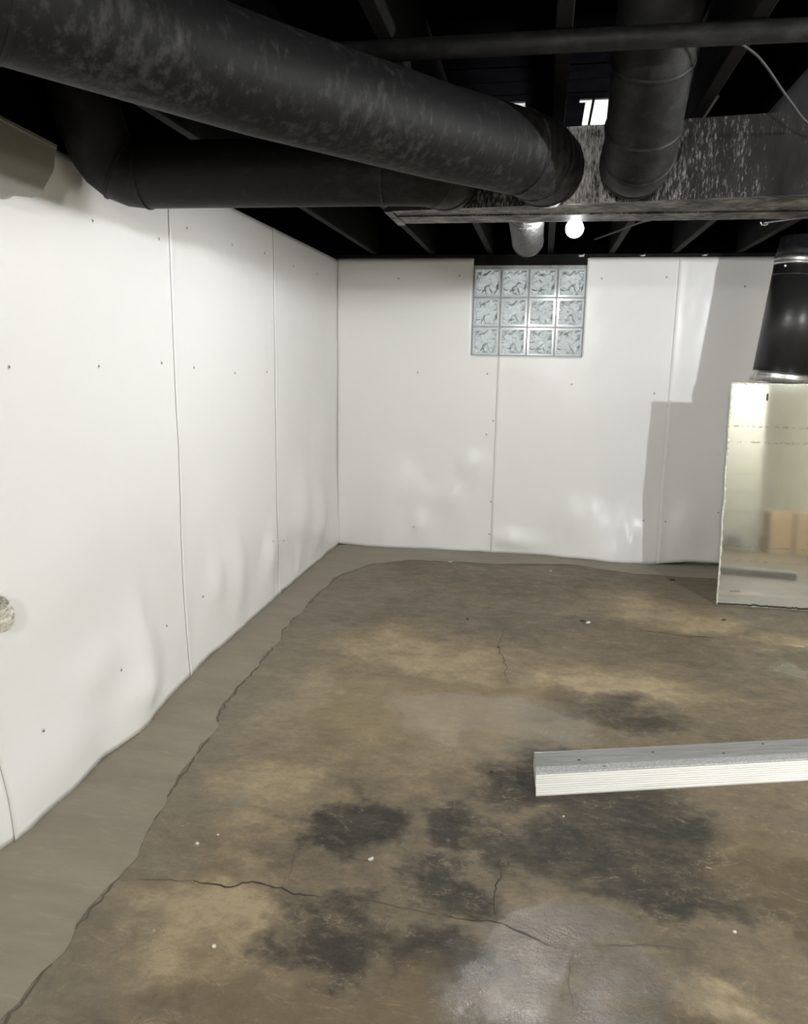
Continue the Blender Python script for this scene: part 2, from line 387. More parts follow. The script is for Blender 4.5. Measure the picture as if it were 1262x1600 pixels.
def outer(p):
    # matching point on the wall line
    if p[1] < 4.9 and p[0] < -1.0: return (XL + 0.0, p[1])
    if p[0] < -0.9:
        u = min(1, max(0, (p[0] + 1.26) / 0.36)); ang = u
        return (XL + (0.59) * u * u, YB) if u > 0.5 else (XL, p[1] + (YB - p[1]) * u * 2)
    return (p[0], YB)
bm = BM(); prev = None
for p in fine:
    o_ = outer(p); row = []
    for k in range(7):
        u = k / 6
        x = p[0] + (o_[0] - p[0]) * u; y = p[1] + (o_[1] - p[1]) * u
        z = 0.0006 + min(1, u * 2.5) * 0.006 + max(0, u - 0.15) * 0.006 + fbm((x * 3, y * 3, 9)) * 0.0018
        row.append(bm.verts.new((x, y, max(0.0012, z))))
    if prev:
        for k in range(6): bm.faces.new((prev[k], prev[k + 1], row[k + 1], row[k]))
    prev = row
ob('trim_1', bm, 'patch_concrete', smooth=True, kind='structure', label='strip of newer grey concrete troweled along the foot of the walls')

# cracks: thin fissures in the slab, a little raised lip so that they catch light
def crack(pts, w0, mat):
    P = [Vector((p[0], p[1], 0)) for p in pts]; out = []
    for a, b in zip(P, P[1:]):
        k = max(2, int((b - a).length / 0.012))
        for q in range(k): out.append(a.lerp(b, q / k))
    out.append(P[-1]); bm = BM(); pr = None; n = len(out)
    for i, p in enumerate(out):
        d = (out[min(i + 1, n - 1)] - out[max(i - 1, 0)]).normalized(); s = Vector((-d.y, d.x, 0))
        j = fbm((p.x * 25, p.y * 25, 1)) * 0.010
        w = w0 * (0.55 + 0.9 * abs(fbm((p.x * 14, p.y * 14, 5)))) * min(1, 6 * min(i, n - 1 - i) / n + 0.15)
        c0 = p + s * j
        r_ = [bm.verts.new(c0 - s * w + Vector((0, 0, .0006))), bm.verts.new(c0 + Vector((0, 0, .0010))), bm.verts.new(c0 + s * w + Vector((0, 0, .0006)))]
        if pr:
            for q in range(2): bm.faces.new((pr[q], pr[q + 1], r_[q + 1], r_[q]))
        pr = r_
    return ob('crack', bm, mat, floor)
crack([(-.87, 1.753), (-.787, 1.751), (-.757, 1.746), (-.735, 1.772), (-.695, 1.782), (-.64, 1.77), (-.582, 1.758), (-.512, 1.759)], .0042, 'crack_dark')
crack([(-1.015, 1.727), (-.87, 1.753)], .0018, 'crack_faint')
crack([(-.512, 1.759), (-.413, 1.781), (-.341, 1.768), (-.187, 1.75)], .0020, 'crack_faint')
crack([(-.187, 1.75), (-.121, 1.751), (-.048, 1.758), (-.007, 1.739), (.072, 1.705), (.118, 1.695)], .0024, 'crack_dark')
crack([(.118, 1.695), (.18, 1.718), (.304, 1.742), (.442, 1.757)], .0014, 'crack_faint')
crack([(-.048, 1.758), (-.057, 1.817), (-.055, 1.908), (-.049, 2.022)], .0018, 'crack_dark')
crack([(-.124, 4.12), (-.154, 3.715), (-.104, 3.472), (-.088, 3.251)], .0030, 'crack_faint')
crack([(-.614, 1.81), (-.63, 1.876), (-.637, 1.965)], .0016, 'crack_faint')
crack([(-.49, 4.126), (-.24, 4.127), (.004, 4.193), (.214, 4.208), (.274, 4.382)], .0032, 'crack_faint')
crack([(.033, 5.005), (.194, 4.819), (.375, 4.564)], .0036, 'crack_faint')
crack([(.581, 4.12), (.771, 4.082), (.979, 4.08)], .0050, 'crack_dark')
crack([(.134, 1.70), (.128, 1.602), (.135, 1.511)], .0014, 'crack_faint')
# joint between the old slab and the new strip
crack([(p[0] + .004, p[1] - .002) for p in edge[1:13]], .0045, 'crack_faint')
crack([(p[0] + .002, p[1] - .004) for p in edge[12:22]], .0075, 'crack_faint')

# walls: foundation behind, white sheets on it
bm = BM(); box(bm, (XL - 0.25, YF - 0.2, -0.02), (XL - 0.012, YB + 0.25, 2.10))
wall_left = ob('wall_left', bm, 'foundation', kind='structure', label='left foundation wall covered with white plastic sheets')
WX0, WX1, WZ0, WZ1 = -0.512, 0.259, 1.437, 2.047
bm = BM()
box(bm, (XL - 0.012, YB + 0.012, -0.02), (WX0 - .01, YB + 0.25, 2.10)); box(bm, (WX1 + .01, YB + 0.012, -0.02), (XR + .2, YB + 0.25, 2.10))
box(bm, (WX0 - .01, YB + 0.012, -0.02), (WX1 + .01, YB + 0.25, WZ0 - .01))
wall_back = ob('wall_back', bm, 'foundation', kind='structure', label='back foundation wall covered with white plastic sheets')
bm = BM(); box(bm, (XR, YF - .2, -0.02), (XR + .2, YB + .012, 2.10)); ob('wall_right', bm, 'cream_wall', kind='structure', label='cream painted wall on the right')
bm = BM(); box(bm, (XL - .012, YF - .2, -0.02), (XR, YF, 2.10)); ob('wall_front', bm, 'cream_wall', kind='structure', label='cream painted wall opposite the window')

bm = BM(); box(bm, (XL - .0118, YF, 1.94), (XL - .001, YB, 2.0995)); ob('trim_6', bm, 'black_wood', kind='structure', label='black painted band along the top of the left wall')
left_off = [(YF, .03), (1.2, .03), (1.755, .037), (1.857, .055), (2.04, .049), (2.286, .037), (2.5, .069), (2.554, .069), (2.66, .05), (2.9, .025), (3.1, .008), (3.42, .010), (4.4, .002), (5.05, .002), (5.45, .015), (5.6, .02)]
back_off = [(-1.46, .004), (-1.3, .03), (-1.11, .045), (-.8, .02), (-.63, .012), (-.3, .010), (-.05, .004), (.075, .004), (.3, .05), (.52, .085), (.70, .075), (.834, .070), (.9, .06), (1.275, .02), (3, .02)]
dents_l = [  # (along, z, spread along, spread z, depth)
    (2.30, .33, .16, .10, .018), (2.62, .30, .12, .16, .022), (2.80, .42, .13, .10, -.012), (2.55, .16, .12, .08, .02), (2.2, .7, .35, .22, .008), (3.35, .35, .10, .12, .014),
    (3.6, .30, .14, .2, .02), (3.9, .5, .2, .22, -.010), (4.1, .28, .12, .16, .018), (4.7, .45, .16, .22, .025), (5.05, .30, .18, .22, .03), (4.5, .2, .1, .1, -.01), (5.2, .9, .2, .4, .012), (2.1, .15, .2, .1, .012)]
dents_b = [(-1.0, .50, .2, .16, .022), (-.72, .58, .16, .13, -.014), (-.62, .42, .10, .12, .02), (-.85, .2, .07, .10, .018), (-.5, .65, .12, .1, .012), (-1.15, .3, .15, .2, .015),
           (-.2, .12, .10, .06, .02), (-.05, .10, .12, .06, .014), (.35, .30, .18, .16, .016), (.66, .16, .06, .12, .02), (.52, .35, .1, .2, -.01), (1.05, .3, .12, .18, .016), (.2, 1.1, .3, .3, .006)]
def gsum(tab, s, z):
    v = 0
    for (a, b, sa, sb, d) in tab:
        q = ((s - a) / sa) ** 2 + ((z - b) / sb) ** 2
        if q < 12: v += 1.7 * d * math.exp(-q)
    return v
def bulge(tab, offtab, s, z):
    lo = math.exp(-(z / 0.28) ** 2)
    v = lerp_table(offtab, s) * lo + gsum(tab, s, z)
    v += (fbm((s * 2.1, z * 1.6, 4.0)) * 0.006 + fbm((s * 6, z * 5, 8.0)) * 0.003 * (0.3 + lo)) * (1.0 if z < 1.9 else max(0, (ZT - z) / 0.19))
    return v
def sheet(parent, s0, s1, to_world, tab, offtab, lap, zb, hole=None, name='wall_sheet', zt=ZT, ztop=lambda s: ZT):
    """one plastic sheet from s0 to s1 with its surface pushed out by bulges"""
    ss = sorted(set([round(s0 + (s1 - s0) * i / 52, 4) for i in range(53)] + ([h_ for h_ in hole[:2] if s0 < h_ < s1] if hole else [])))
    zs = [i / 84 for i in range(85)]
    bm = BM(); V = {}
    zn = sorted(set(zs + ([(hole[2]) / zt] if hole else [])))
    for i, s in enumerate(ss):
        for j, u in enumerate(zn):
            z0 = zb(s); z = z0 * (1 - u) ** 8 + u * ztop(s)
            edge_u = min((s - s0), (s1 - s)) / (s1 - s0)
            d = max(0.0, bulge(tab, offtab, s, z))
            d = d + lap * (1 - min(1, (s - s0) / 0.05)) * 0.0045 + 0.0012
            V[i, j] = bm.verts.new(to_world(s, z, d))
    for i in range(len(ss) - 1):
        for j in range(len(zn) - 1):
            if hole:
                sc = (ss[i] + ss[i + 1]) / 2; zc = (zn[j] + zn[j + 1]) / 2 * zt
                if hole[0] < sc < hole[1] and zc > hole[2]: continue
            bm.faces.new((V[i, j], V[i + 1, j], V[i + 1, j + 1], V[i, j + 1]))
    for v in [v for v in bm.verts if not v.link_faces]: bm.verts.remove(v)
    o = ob(name, bm, 'white_vinyl', parent, True)
    md = o.modifiers.new('thickness', 'SOLIDIFY'); md.thickness = 0.0018; md.offset = -1
    return o
wl = lambda s, z, d: (XL + d, s, z)
wb = lambda s, z, d: (s, YB - d, z)
zl = lambda s: 0.012 + 0.006 * fbm((s * 5, 0, 0))
zbk = lambda s: 0.010 + 0.008 * fbm((s * 4, 2, 0)) + 0.022 * max(0, min(1, (s - .80) / .25))
cuts_l = [YF, -1.84, -0.62, 0.60, 1.82, 3.035, 4.262, YB - .002]
pins_l = [(2.47, 1.83), (2.93, 1.84), (3.18, 1.92), (3.66, 1.92), (4.11, 1.94), (2.0, 1.36), (2.46, 1.36), (2.91, 1.37), (3.2, 1.35), (3.66, 1.32), (4.11, 1.32), (1.99, .26),
          (2.43, .28), (2.85, .30), (3.2, .32), (4.12, .37), (4.35, .32), (1.96, 1.51), (4.6, 1.93), (5.1, 1.94)]
# pin: washer with the dark head as one small two-material mesh
bm = BM(); tube(bm, [(0, 0, -.012), (0, 0, .0010), (0, 0, .0026)], [.0080, .0080, .0042], 12)
nf = len(bm.faces); tube(bm, [(0, 0, .0018), (0, 0, .0042)], [.0034, .0030], 8); bm.faces.ensure_lookup_table()
for f_ in bm.faces[nf:]: f_.material_index = 1
pin_mesh = bpy.data.meshes.new('fastener'); bm.to_mesh(pin_mesh); bm.free(); pin_mesh.materials.append(M['zinc_pin']); pin_mesh.materials.append(M['pin_hole'])
def fastener(parent, p, d):
    o = bpy.data.objects.new('fastener', pin_mesh); COL.objects.link(o); o.parent = parent; o.location = p
    o.rotation_euler = Vector(d).to_track_quat('Z', 'Y').to_euler(); return o
for a, b in zip(cuts_l, cuts_l[1:]):
    o = sheet(wall_left, a - (0.02 if a > YF else 0), b, wl, dents_l, left_off, 1, zl, ztop=lambda s: 2.006 if s < 2.38 else (ZT if s > 2.44 else 2.006 + (ZT - 2.006) * (s - 2.38) / .06))
    for (s, z) in pins_l:
        if a < s < b: fastener(o, (XL + max(0, bulge(dents_l, left_off, s, z)) + .002, s, z), (1, 0, 0))
cuts_b = [XL + .001, -0.305, 0.868, 2.05, XR - .002]
pins_b = [(-1.04, 1.96), (-.61, 1.98), (.36, 1.96), (.78, 1.97), (1.28, 1.91), (-.89, 1.31), (-.39, 1.31), (-.335, .98), (-.38, .88), (.2, 1.25), (.76, 1.2), (-.33, .39), (-.33, .15), (-.89, .18), (.75, .31), (.9, .31), (1.25, .39)]
for a, b in zip(cuts_b, cuts_b[1:]):
    o = sheet(wall_back, a - (0.015 if a > -1 else 0), b, wb, dents_b, back_off, 1, zbk, (WX0, WX1, WZ0))
    for (s, z) in pins_b:
        if a < s < b: fastener(o, (s, YB - max(0, bulge(dents_b, back_off, s, z)) - .002, z), (0, -1, 0))

# window of glass blocks: 4 x 3
win = empty('window_1', (WX0, YB, WZ0), kind='structure', label='small glass block window high in the back wall')
bm = BM(); wy0, wy1 = 0.026, 0.085
cw = (WX1 - WX0) / 4; ch = (WZ1 - WZ0 - 0.012) / 3; g = 0.0055
for k in range(5):
    x = k * cw; box(bm, (max(x - g, -.009), wy0, 0), (min(x + g, WX1 - WX0 + .009), wy1, 3 * ch))
for k in range(4):
    z = k * ch; box(bm, (-.009, wy0 + .001, max(z - g, -.008)), (WX1 - WX0 + .009, wy1 - .001, z + g))
box(bm, (-.009, wy0, 3 * ch - .001), (WX1 - WX0 + .009, wy1, WZ1 - WZ0 + .004))
ob('mortar_joint', bm, 'block_joint', win)
def block_face():
    bm = BM(); w, h_ = cw - 2 * g, ch - 2 * g
    n = 22; V = {}; mgn = 0.013
    for i in range(n + 1):
        for j in range(n + 1):
            x = mgn + (w - 2 * mgn) * i / n; z = mgn + (h_ - 2 * mgn) * j / n
            e = min(i, j, n - i, n - j); V[i, j] = bm.verts.new((x, 0.006 if e > 0 else 0.003, z))
    for i in range(n):
        for j in range(n): bm.faces.new((V[i, j], V[i + 1, j], V[i + 1, j + 1], V[i, j + 1]))
    return bm
for i in range(4):
    for j in range(3):
        o_x, o_z = i * cw + g, j * ch + g; w, h_ = cw - 2 * g, ch - 2 * g
        # block body: an open-faced shell with a raised rim
        bm = BM(); r_ = 0.013
        for (a, b) in (((0, 0.012, 0), (r_, .078, h_)), ((w - r_, .012, 0), (w, .078, h_)), ((r_, .012, 0), (w - r_, .078, r_)), ((r_, .012, h_ - r_), (w - r_, .078, h_))): box(bm, a, b)
        blk = ob('glass_block', bm, 'block_rim', win, loc=(o_x, 0.006, o_z))
        # wavy face, every block cast differently
        bm = BM(); n = 26; V = {}; sd = random.uniform(0, 90)
        for a in range(n + 1):
            for b in range(n + 1):
                x = r_ + (w - 2 * r_) * a / n; z = r_ + (h_ - 2 * r_) * b / n
                e = min(a, b, n - a, n - b) / 3
                d = 0.006 * fbm((x * 22 + sd, z * 22, sd)) + 0.006 * noise.noise(Vector((x * 34, sd, z * 34)))
                V[a, b] = bm.verts.new((x, 0.022 + min(1, e) * d, z)); 
        for a in range(n):
            for b in range(n): bm.faces.new((V[a, b], V[a + 1, b], V[a + 1, b + 1], V[a, b + 1]))
        o = ob('wavy_pane', bm, 'wavy_glass', blk, True)
        bm = BM(); bmesh.ops.create_grid(bm, x_segments=1, y_segments=1, size=.5, matrix=Matrix.Translation((w / 2, .072, h_ / 2)) @ Matrix.Rotation(math.pi / 2, 4, 'X') @ Matrix.Diagonal((w - 2 * r_, h_ - 2 * r_, 1, 1)))
        ob('back_pane', bm, 'wavy_glass', blk)

# ceiling: black subfloor boards on joists
ceil = empty('ceiling', (0, 0, SUB), kind='structure', label='black painted ceiling of open joists and subfloor boards')
bm = BM(); box(bm, (XL - .25, YF - .2, .024), (XR + .2, YB + .25, .06)); ob('upper_floor', bm, 'black_wood', ceil)
bw = 0.14; mesh_b = None; y = YF; k = 0
while y < YB + .1:
    if mesh_b is None:
        bm = BM(); box(bm, (XL - .2, 0.002, 0), (XR + .15, bw - .004, .022), bev=.002); mesh_b = bpy.data.meshes.new('subfloor_board'); bm.to_mesh(mesh_b); bm.free(); mesh_b.materials.append(M['black_wood'])
    o = bpy.data.objects.new('subfloor_board', mesh_b); COL.objects.link(o); o.parent = ceil; o.location = (random.uniform(-.02, .02), y, random.uniform(0, .0015)); y += bw
JX = [-1.21 + .406 * k for k in range(-0, 11)]
bm = BM(); box(bm, (-.019, YF, JZ - SUB), (.019, YB + .02, 0), bev=.003); mesh_j = bpy.data.meshes.new('joist'); bm.to_mesh(mesh_j); bm.free(); mesh_j.materials.append(M['black_joist'])
for x in JX:
    o = bpy.data.objects.new('joist', mesh_j); COL.objects.link(o); o.parent = ceil; o.location = (x, 0, -.0005)
# cross bridging
bm = BM(); L = math.hypot(.366, .20); box(bm, (-L / 2, -.010, -.02), (L / 2, .010, .02)); mesh_x = bpy.data.meshes.new('bridging'); bm.to_mesh(mesh_x); bm.free(); mesh_x.materials.append(M['black_joist'])
for x0 in [JX[0], JX[1], JX[4], JX[5], JX[2], JX[3]]:
    for sgn in (1, -1):
        o = bpy.data.objects.new('bridging', mesh_x); COL.objects.link(o); o.parent = ceil
        o.location = (x0 + .203, 3.72 + sgn * .014, (JZ - SUB) / 2); o.rotation_euler = (0, sgn * math.atan2(.15, .366), 0)
# rim board and sill plate on top of the foundation
bm = BM(); box(bm, (XL - .05, YB + .03, 2.101), (XR + .15, YB + .07, SUB)); ob('trim_2', bm, 'black_wood', kind='structure', label='black rim board above the back wall')
bm = BM(); box(bm, (XL - .05, YB - .0, 2.101), (XR + .15, YB + .028, JZ - .002), bev=.003); box(bm, (WX0, YB + .001, WZ1 + .004), (WX1, YB + .06, 2.1005))
ob('trim_3', bm, 'black_joist', kind='structure', label='black sill plate and lintel over the glass block window')
bm = BM(); box(bm, (XL - .06, YF, 2.101), (XL - .02, YB, SUB)); ob('trim_4', bm, 'black_wood', kind='structure', label='black rim board above the left wall')
bm = BM(); box(bm, (XR + .02, YF, 2.101), (XR + .06, YB, SUB)); box(bm, (XL, YF - .06, 2.101), (XR, YF - .02, SUB)); ob('trim_5', bm, 'black_wood', kind='structure', label='black rim boards above the walls out of view')
# bare spots of pale board left unpainted under the subfloor
for (x0, x1, y0, y1) in ((.083, .128, 3.185, 3.21), (.105, .128, 3.21, 3.50), (.138, .210, 3.185, 3.50), (.470, .578, 3.195, 3.50), (-.27, -.118, 3.19, 3.50), (-1.17, -1.10, 3.02, 3.12)):
    bm = BM(); box(bm, (x0, y0, -.006), (x1, y1, -.0004)); ob('bare_board', bm, 'pale_board' if .08 < x0 < .2 else 'dull_board', ceil, label='pale unpainted board')

# ================================================================== DUCTS
# rectangular trunk
T0, T1, TZ0, TZ1 = -0.535, 1.60, 1.880, 2.098
def tyf(x): return 2.645 - 0.128 * (min(x, .85) - T0)
trunk = empty('trunk_duct', (T0, 2.9, TZ0), label='wide rectangular black duct with worn paint hung under the joists', cat='duct')
bm = BM(); xs = [T0, .2, .85, T1]; rings = []
for x in xs:
    rings.append([bm.verts.new(Vector(p) - trunk.location) for p in ((x, tyf(x), TZ0), (x, 2.9, TZ0), (x, 2.9, TZ1), (x, tyf(x), TZ1))])
for a, b in zip(rings, rings[1:]):
    for k in range(4): bm.faces.new((a[k], a[(k + 1) % 4], b[(k + 1) % 4], b[k]))
bm.faces.new(rings[0][::-1]); bm.faces.new(rings[-1])
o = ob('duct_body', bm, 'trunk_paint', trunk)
bm = BM()   # folded lip along the lower front edge and a standing seam underneath
for x0, x1 in ((T0 - .004, .85), (.85, T1)):
    vs_ = []
    for x in (x0, x1):
        y_ = tyf(x)
        vs_.append([bm.verts.new(Vector(p) - trunk.location) for p in ((x, y_ - .004, TZ0 - .004), (x, y_ + .016, TZ0 - .004), (x, y_ + .016, TZ0 + .0005), (x, y_ - .004, TZ0 + .010))])
    for k in range(4): bm.faces.new((vs_[0][k], vs_[0][(k + 1) % 4], vs_[1][(k + 1) % 4], vs_[1][k]))
    bm.faces.new(vs_[0][::-1]); bm.faces.new(vs_[1])
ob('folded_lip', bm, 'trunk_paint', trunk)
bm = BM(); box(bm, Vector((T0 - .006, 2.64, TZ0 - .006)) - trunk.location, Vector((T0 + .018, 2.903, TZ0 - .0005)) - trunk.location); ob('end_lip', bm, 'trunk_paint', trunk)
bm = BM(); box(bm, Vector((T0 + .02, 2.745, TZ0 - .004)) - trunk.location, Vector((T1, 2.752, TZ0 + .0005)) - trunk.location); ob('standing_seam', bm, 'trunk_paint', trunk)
# screwed cover plate between the two take-offs
px0, px1 = .025, .078
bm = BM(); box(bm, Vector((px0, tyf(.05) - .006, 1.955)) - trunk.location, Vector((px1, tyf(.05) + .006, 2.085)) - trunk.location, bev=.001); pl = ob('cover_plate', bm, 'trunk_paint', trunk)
for z in (1.99, 2.035, 2.068):
    bm = BM(); cylinder(bm, Vector((.052, tyf(.05) - .006, z)) - trunk.location, (0, -1, 0), .0055, .004, 10); ob('screw', bm, 'pin_hole', pl)

def round_duct(name, pts, r, mat, label, joints=(), seg=40, cat='duct', beadh=.003):
    """pts: centre line; joints: indices of points that carry a crimped joint"""
    root = empty(name, pts[0], label=label, cat=cat)
    P = [Vector(p) - root.location for p in pts]
    bm = BM(); tube(bm, P, r, seg); ob('pipe', bm, mat, root, True)
    for i in joints:
        d = (P[min(i + 1, len(P) - 1)] - P[max(i - 1, 0)])
        band(root, P[i], d, r, .014, beadh, mat, 'joint_bead', seg)
    return root
# large duct crossing from upper left into the trunk
AZ = 1.968
aend = (-.020, 2.592, AZ + .012); acorner = (-.035, 2.44, AZ + .008); afar = (-1.33, .80, AZ + .040)
cn = bend(aend, acorner, afar, .105, 4)
apts = [aend] + cn + [(-.30, 2.10, AZ + .002), (-.62, 1.685, AZ + .004), (-.93, 1.30, AZ + .026), afar]
ductA = round_duct('round_duct', apts, .112, 'black_duct', 'thick black round duct crossing from the upper left corner into the trunk', joints=(1, 3, 5, 8))
# lower duct from the left wall
BZ = 1.955
b0 = (-.325, 2.61, BZ + .01); b1 = (-.335, 2.455, BZ); b2 = (-1.384, 2.405, BZ - .003); b3 = (-1.384, 2.19, 2.33)
c1 = bend(b0, b1, b2, .10, 4); c2 = bend(b1, b2, b3, .13, 5)
bp = [b0] + c1 + [(-.50, 2.445, BZ)] + [(-.56, 2.442, BZ)] + c2 + [b3]
round_duct('round_duct', bp, .098, 'black_duct_dull', 'black round duct running level below the thick duct towards the left wall', joints=(1, 3, 6, 8, 10))
# duct dropping from the joists into the trunk
c0 = (.232, 2.555, 1.985); c1_ = (.232, 2.375, 1.955); c2_ = (.222, 1.90, 2.345)
cb = bend(c0, c1_, c2_, .10, 4)
cp = [c0] + cb + [(.2275, 2.155, 2.135), c2_]
round_duct('round_duct', cp, .098, 'black_duct_dull', 'black round duct dropping steeply from the joists into the trunk front', joints=(1, 3, 5, 6), beadh=.004)
# grey foil pipe behind the trunk
ep = [(-.10, 2.895, 2.000), (-.10, 3.3, 1.996)] + bend((-.10, 3.3, 1.996), (-.108, 4.12, 1.980), (-.108, 4.15, 2.34), .09, 4) + [(-.108, 4.15, 2.34)]
round_duct('foil_pipe', ep, .075, 'wrinkled_foil', 'grey wrinkled foil pipe running from the trunk towards the window', joints=(1, 2), cat='duct')

# thin iron pipe under the joists
root = empty('iron_pipe', (-.52, 1.93, 2.100), label='thin black iron pipe running straight across under the joists', cat='pipe')
bm = BM(); tube(bm, rel(root, [(-.52, 1.93, 2.100), (.1, 1.925, 2.100), (2.95, 1.945, 2.100)]), .0235, 24); ob('pipe', bm, 'black_duct_dull', root, True)
for x in (.62,): band(root, Vector((x, 1.93, 2.098)) - root.location, (1, 0, 0), .0245, .05, .006, 'black_duct_dull', 'coupling', 24)

# upright flue behind the leaning sheet
FX, FY = 1.345, 4.985
root = empty('upright_duct', (FX, FY, 0), label='upright glossy black duct behind the leaning mirror sheet', cat='duct')
bot = Vector((1.395, FY, 1.355)); top = Vector((1.452, FY, 1.965)); R = .165
bm = BM(); tube(bm, rel(root, [bot, top]), R, 48); ob('pipe', bm, 'black_duct_gloss', root, True)
d = (top - bot).normalized()
bm = BM(); tube(bm, rel(root, [top - d * .004, top + d * .004, top + d * .012, top + d * .020, top + d * .028, top + d * .040]), [R + .001, R + .005, R + .002, R + .002, R + .005, R + .001], 48); ob('bare_ring', bm, 'galvanised', root, True, label='bare galvanised ring')
bm = BM(); tube(bm, rel(root, [bot - d * .055, bot - d * .03, bot - d * .024, bot - d * .018, bot - d * .010, bot + d * .006]), [R + .010, R + .006, R + .010, R + .005, R + .008, R + .002], 48); ob('crimped_collar', bm, 'galvanised', root, True, label='bare crimped metal collar')
bm = BM(); tube(bm, rel(root, [Vector((1.385, FY, 0)), bot - d * .055]), R + .004, 48); ob('lower_pipe', bm, 'galvanised', root, True)
e0 = top + d * .04; e1 = e0 + d * .13; e2 = Vector((2.1, FY, e1.z + .02))
bm = BM(); tube(bm, rel(root, [e0, e0 + d * .045, e0 + d * .050, e0 + d * .112]), [R - .001, R - .001, R - .008, R - .008], 48); ob('upper_collar', bm, 'black_duct_dull', root, True)
bm = BM(); band(root, top - d * .06 - root.location, d, R, .010, .002, 'black_duct_gloss', 'joint_bead', 48); bm.free()
bm = BM(); q = Vector((1.452 - R * .80, FY - R * .66, 1.955)) - root.location; cylinder(bm, q, (-.5, -.8, 0), .006, .012, 8); ob('screw', bm, 'galvanised', root)

# ================================================================== LEANING MIRROR SHEET
root = empty('mirror_sheet', (1.08, 4.69, 0), label='dusty mirrored sheet leaning upright against the black duct', cat='mirror')
x0, x1 = 1.084, 1.88; yb_, yt_ = 4.690, 4.782; zt_ = 1.302; th = .012
bm = BM(); N = 26
def jag(u, s): return fbm((u * 9, s, 2)) * .004
fr = []; 
outl = [(x0 + (-.016) * (k / N) + jag(k / N, 1), k / N * zt_) for k in range(N + 1)] + [(x0 - .016 + (x1 - x0) * k / N, zt_ + jag(k / N, 5)) for k in range(1, N + 1)] + [(x1, 0)]
f_ = [bm.verts.new((x - 1.08, (yt_ - yb_) * z / zt_, z)) for x, z in outl]; b_ = [bm.verts.new((x - 1.08, (yt_ - yb_) * z / zt_ + th, z)) for x, z in outl]
bm.faces.new(f_); ob('mirror_face', bm, 'dusty_mirror', root)
bm = BM(); f_ = [bm.verts.new((x - 1.08, (yt_ - yb_) * z / zt_ + .0004, z)) for x, z in outl]; b_ = [bm.verts.new((x - 1.08, (yt_ - yb_) * z / zt_ + th, z)) for x, z in outl]
bm.faces.new(b_[::-1]); n = len(outl)
for k in range(n): bm.faces.new((f_[k], f_[(k + 1) % n], b_[(k + 1) % n], b_[k]))
ob('backing', bm, 'mirror_edge', root)
# flaking tape along the left and top edges, dirt along the foot
def strip(name, pts_w, mat):
    bm = BM(); pr = None
    for (x, z, w, ax) in pts_w:
        yy = (yt_ - yb_) * z / zt_ - .0012
        p = [bm.verts.new((x - 1.08 + (0 if ax else 0), yy, z)), bm.verts.new((x - 1.08 + (w if ax else 0), (yt_ - yb_) * (z - (0 if ax else w)) / zt_ - .0012, z - (0 if ax else w)))]
        if pr: bm.faces.new((pr[0], pr[1], p[1], p[0]))
        pr = p
    return ob(name, bm, mat, root)
strip('edge_tape', [(x0 + (-.016) * k / 60 + jag(k / 60, 1), k / 60 * zt_, .006 + abs(fbm((k * .7, 3, 1))) * .012, True) for k in range(61)], 'mirror_edge')
strip('edge_tape', [(x0 - .016 + (x1 - x0) * k / 60, zt_ - .0005 + jag(k / 60, 5), .005 + abs(fbm((k * .6, 7, 1))) * .009, False) for k in range(61)], 'mirror_edge')
strip('foot_dirt', [(x0 + (x1 - x0) * k / 90, .012 + abs(fbm((k * .45, 9, 1))) * .012 * min(1, k / 22), .011, False) for k in range(91)], 'mirror_dirt')
bm = BM(); box(bm, (1.245 + .02 - 1.08, .0805, 1.205), (1.252 + .02 - 1.08, .0865, 1.243)); ob('black_mark', bm, 'mirror_dirt', root)

# ================================================================== RIDGED PLANK ON THE FLOOR
ang = math.atan2(.29, .92)
root = empty('ridged_plank', (.046, 2.365, 0), label='ridged white and grey length of trim lying on the wet floor', cat='plank'); root.rotation_euler.z = ang
LEN, HT, WD = 2.1, .050, .195
def extrude(profile, name, mat):
    bm = BM(); a = [bm.verts.new((.255 * y, y, z)) for y, z in profile]; b = [bm.verts.new((LEN, y, z)) for y, z in profile]; n = len(profile)
    for k in range(n): bm.faces.new((a[k], b[k], b[(k + 1) % n], a[(k + 1) % n]))
    bm.faces.new(a); bm.faces.new(b[::-1]); return ob(name, bm, mat, root)
nr = 9; front = []
for k in range(nr):           # sloping white face with shallow grooves
    u0, u1 = k / nr, (k + 1) / nr
    for u, d_ in ((u0, 0), (u1 - .040, 0), (u1 - .030, .0026), (u1 - .006, .0026)):
        front.append((.050 * u + d_ * .7, .005 + .043 * u - d_ * .7))
extrude([(.020, 0), (.0, 0)] + front + [(.050, HT - .001), (.056, HT - .010)], 'front_face', 'plank_white')
extrude([(.057, HT - .010), (.051, HT - .001), (.054, HT + .0020), (.092, HT + .0020), (.094, HT - .006)], 'rough_strip', 'plank_rough')
topf = []; nt = 8
for k in range(nt):
    y0 = .095 + (WD - .098) * k / nt; y1 = .095 + (WD - .098) * (k + 1) / nt
    topf += [(y0, HT + .0004), (y1 - .0030, HT + .0004), (y1 - .0024, HT - .0012), (y1 - .0006, HT - .0012)]
extrude([(.095, HT - .006)] + topf + [(WD, HT), (WD, HT - .006)], 'top_face', 'plank_grey')
extrude([(WD - .008, 0), (WD, 0), (WD, HT - .0065), (WD - .008, HT - .0065)], 'back_face', 'plank_grey')
extrude([(.0575, .0), (WD - .0085, .0), (WD - .0085, HT - .0105), (.0575, HT - .0105)], 'core', 'plank_white')
for (lx, ly) in ((.19, .125), (.26, .075), (.47, .15), (.72, .12), (.9, .17)):
    bm = BM(); bmesh.ops.create_icosphere(bm, subdivisions=1, radius=.0032, matrix=Matrix.Translation((lx, ly, HT + .002)) @ Matrix.Diagonal((1.8, 1, .5, 1))); ob('dirt_speck', bm, 'chip_dark', root)

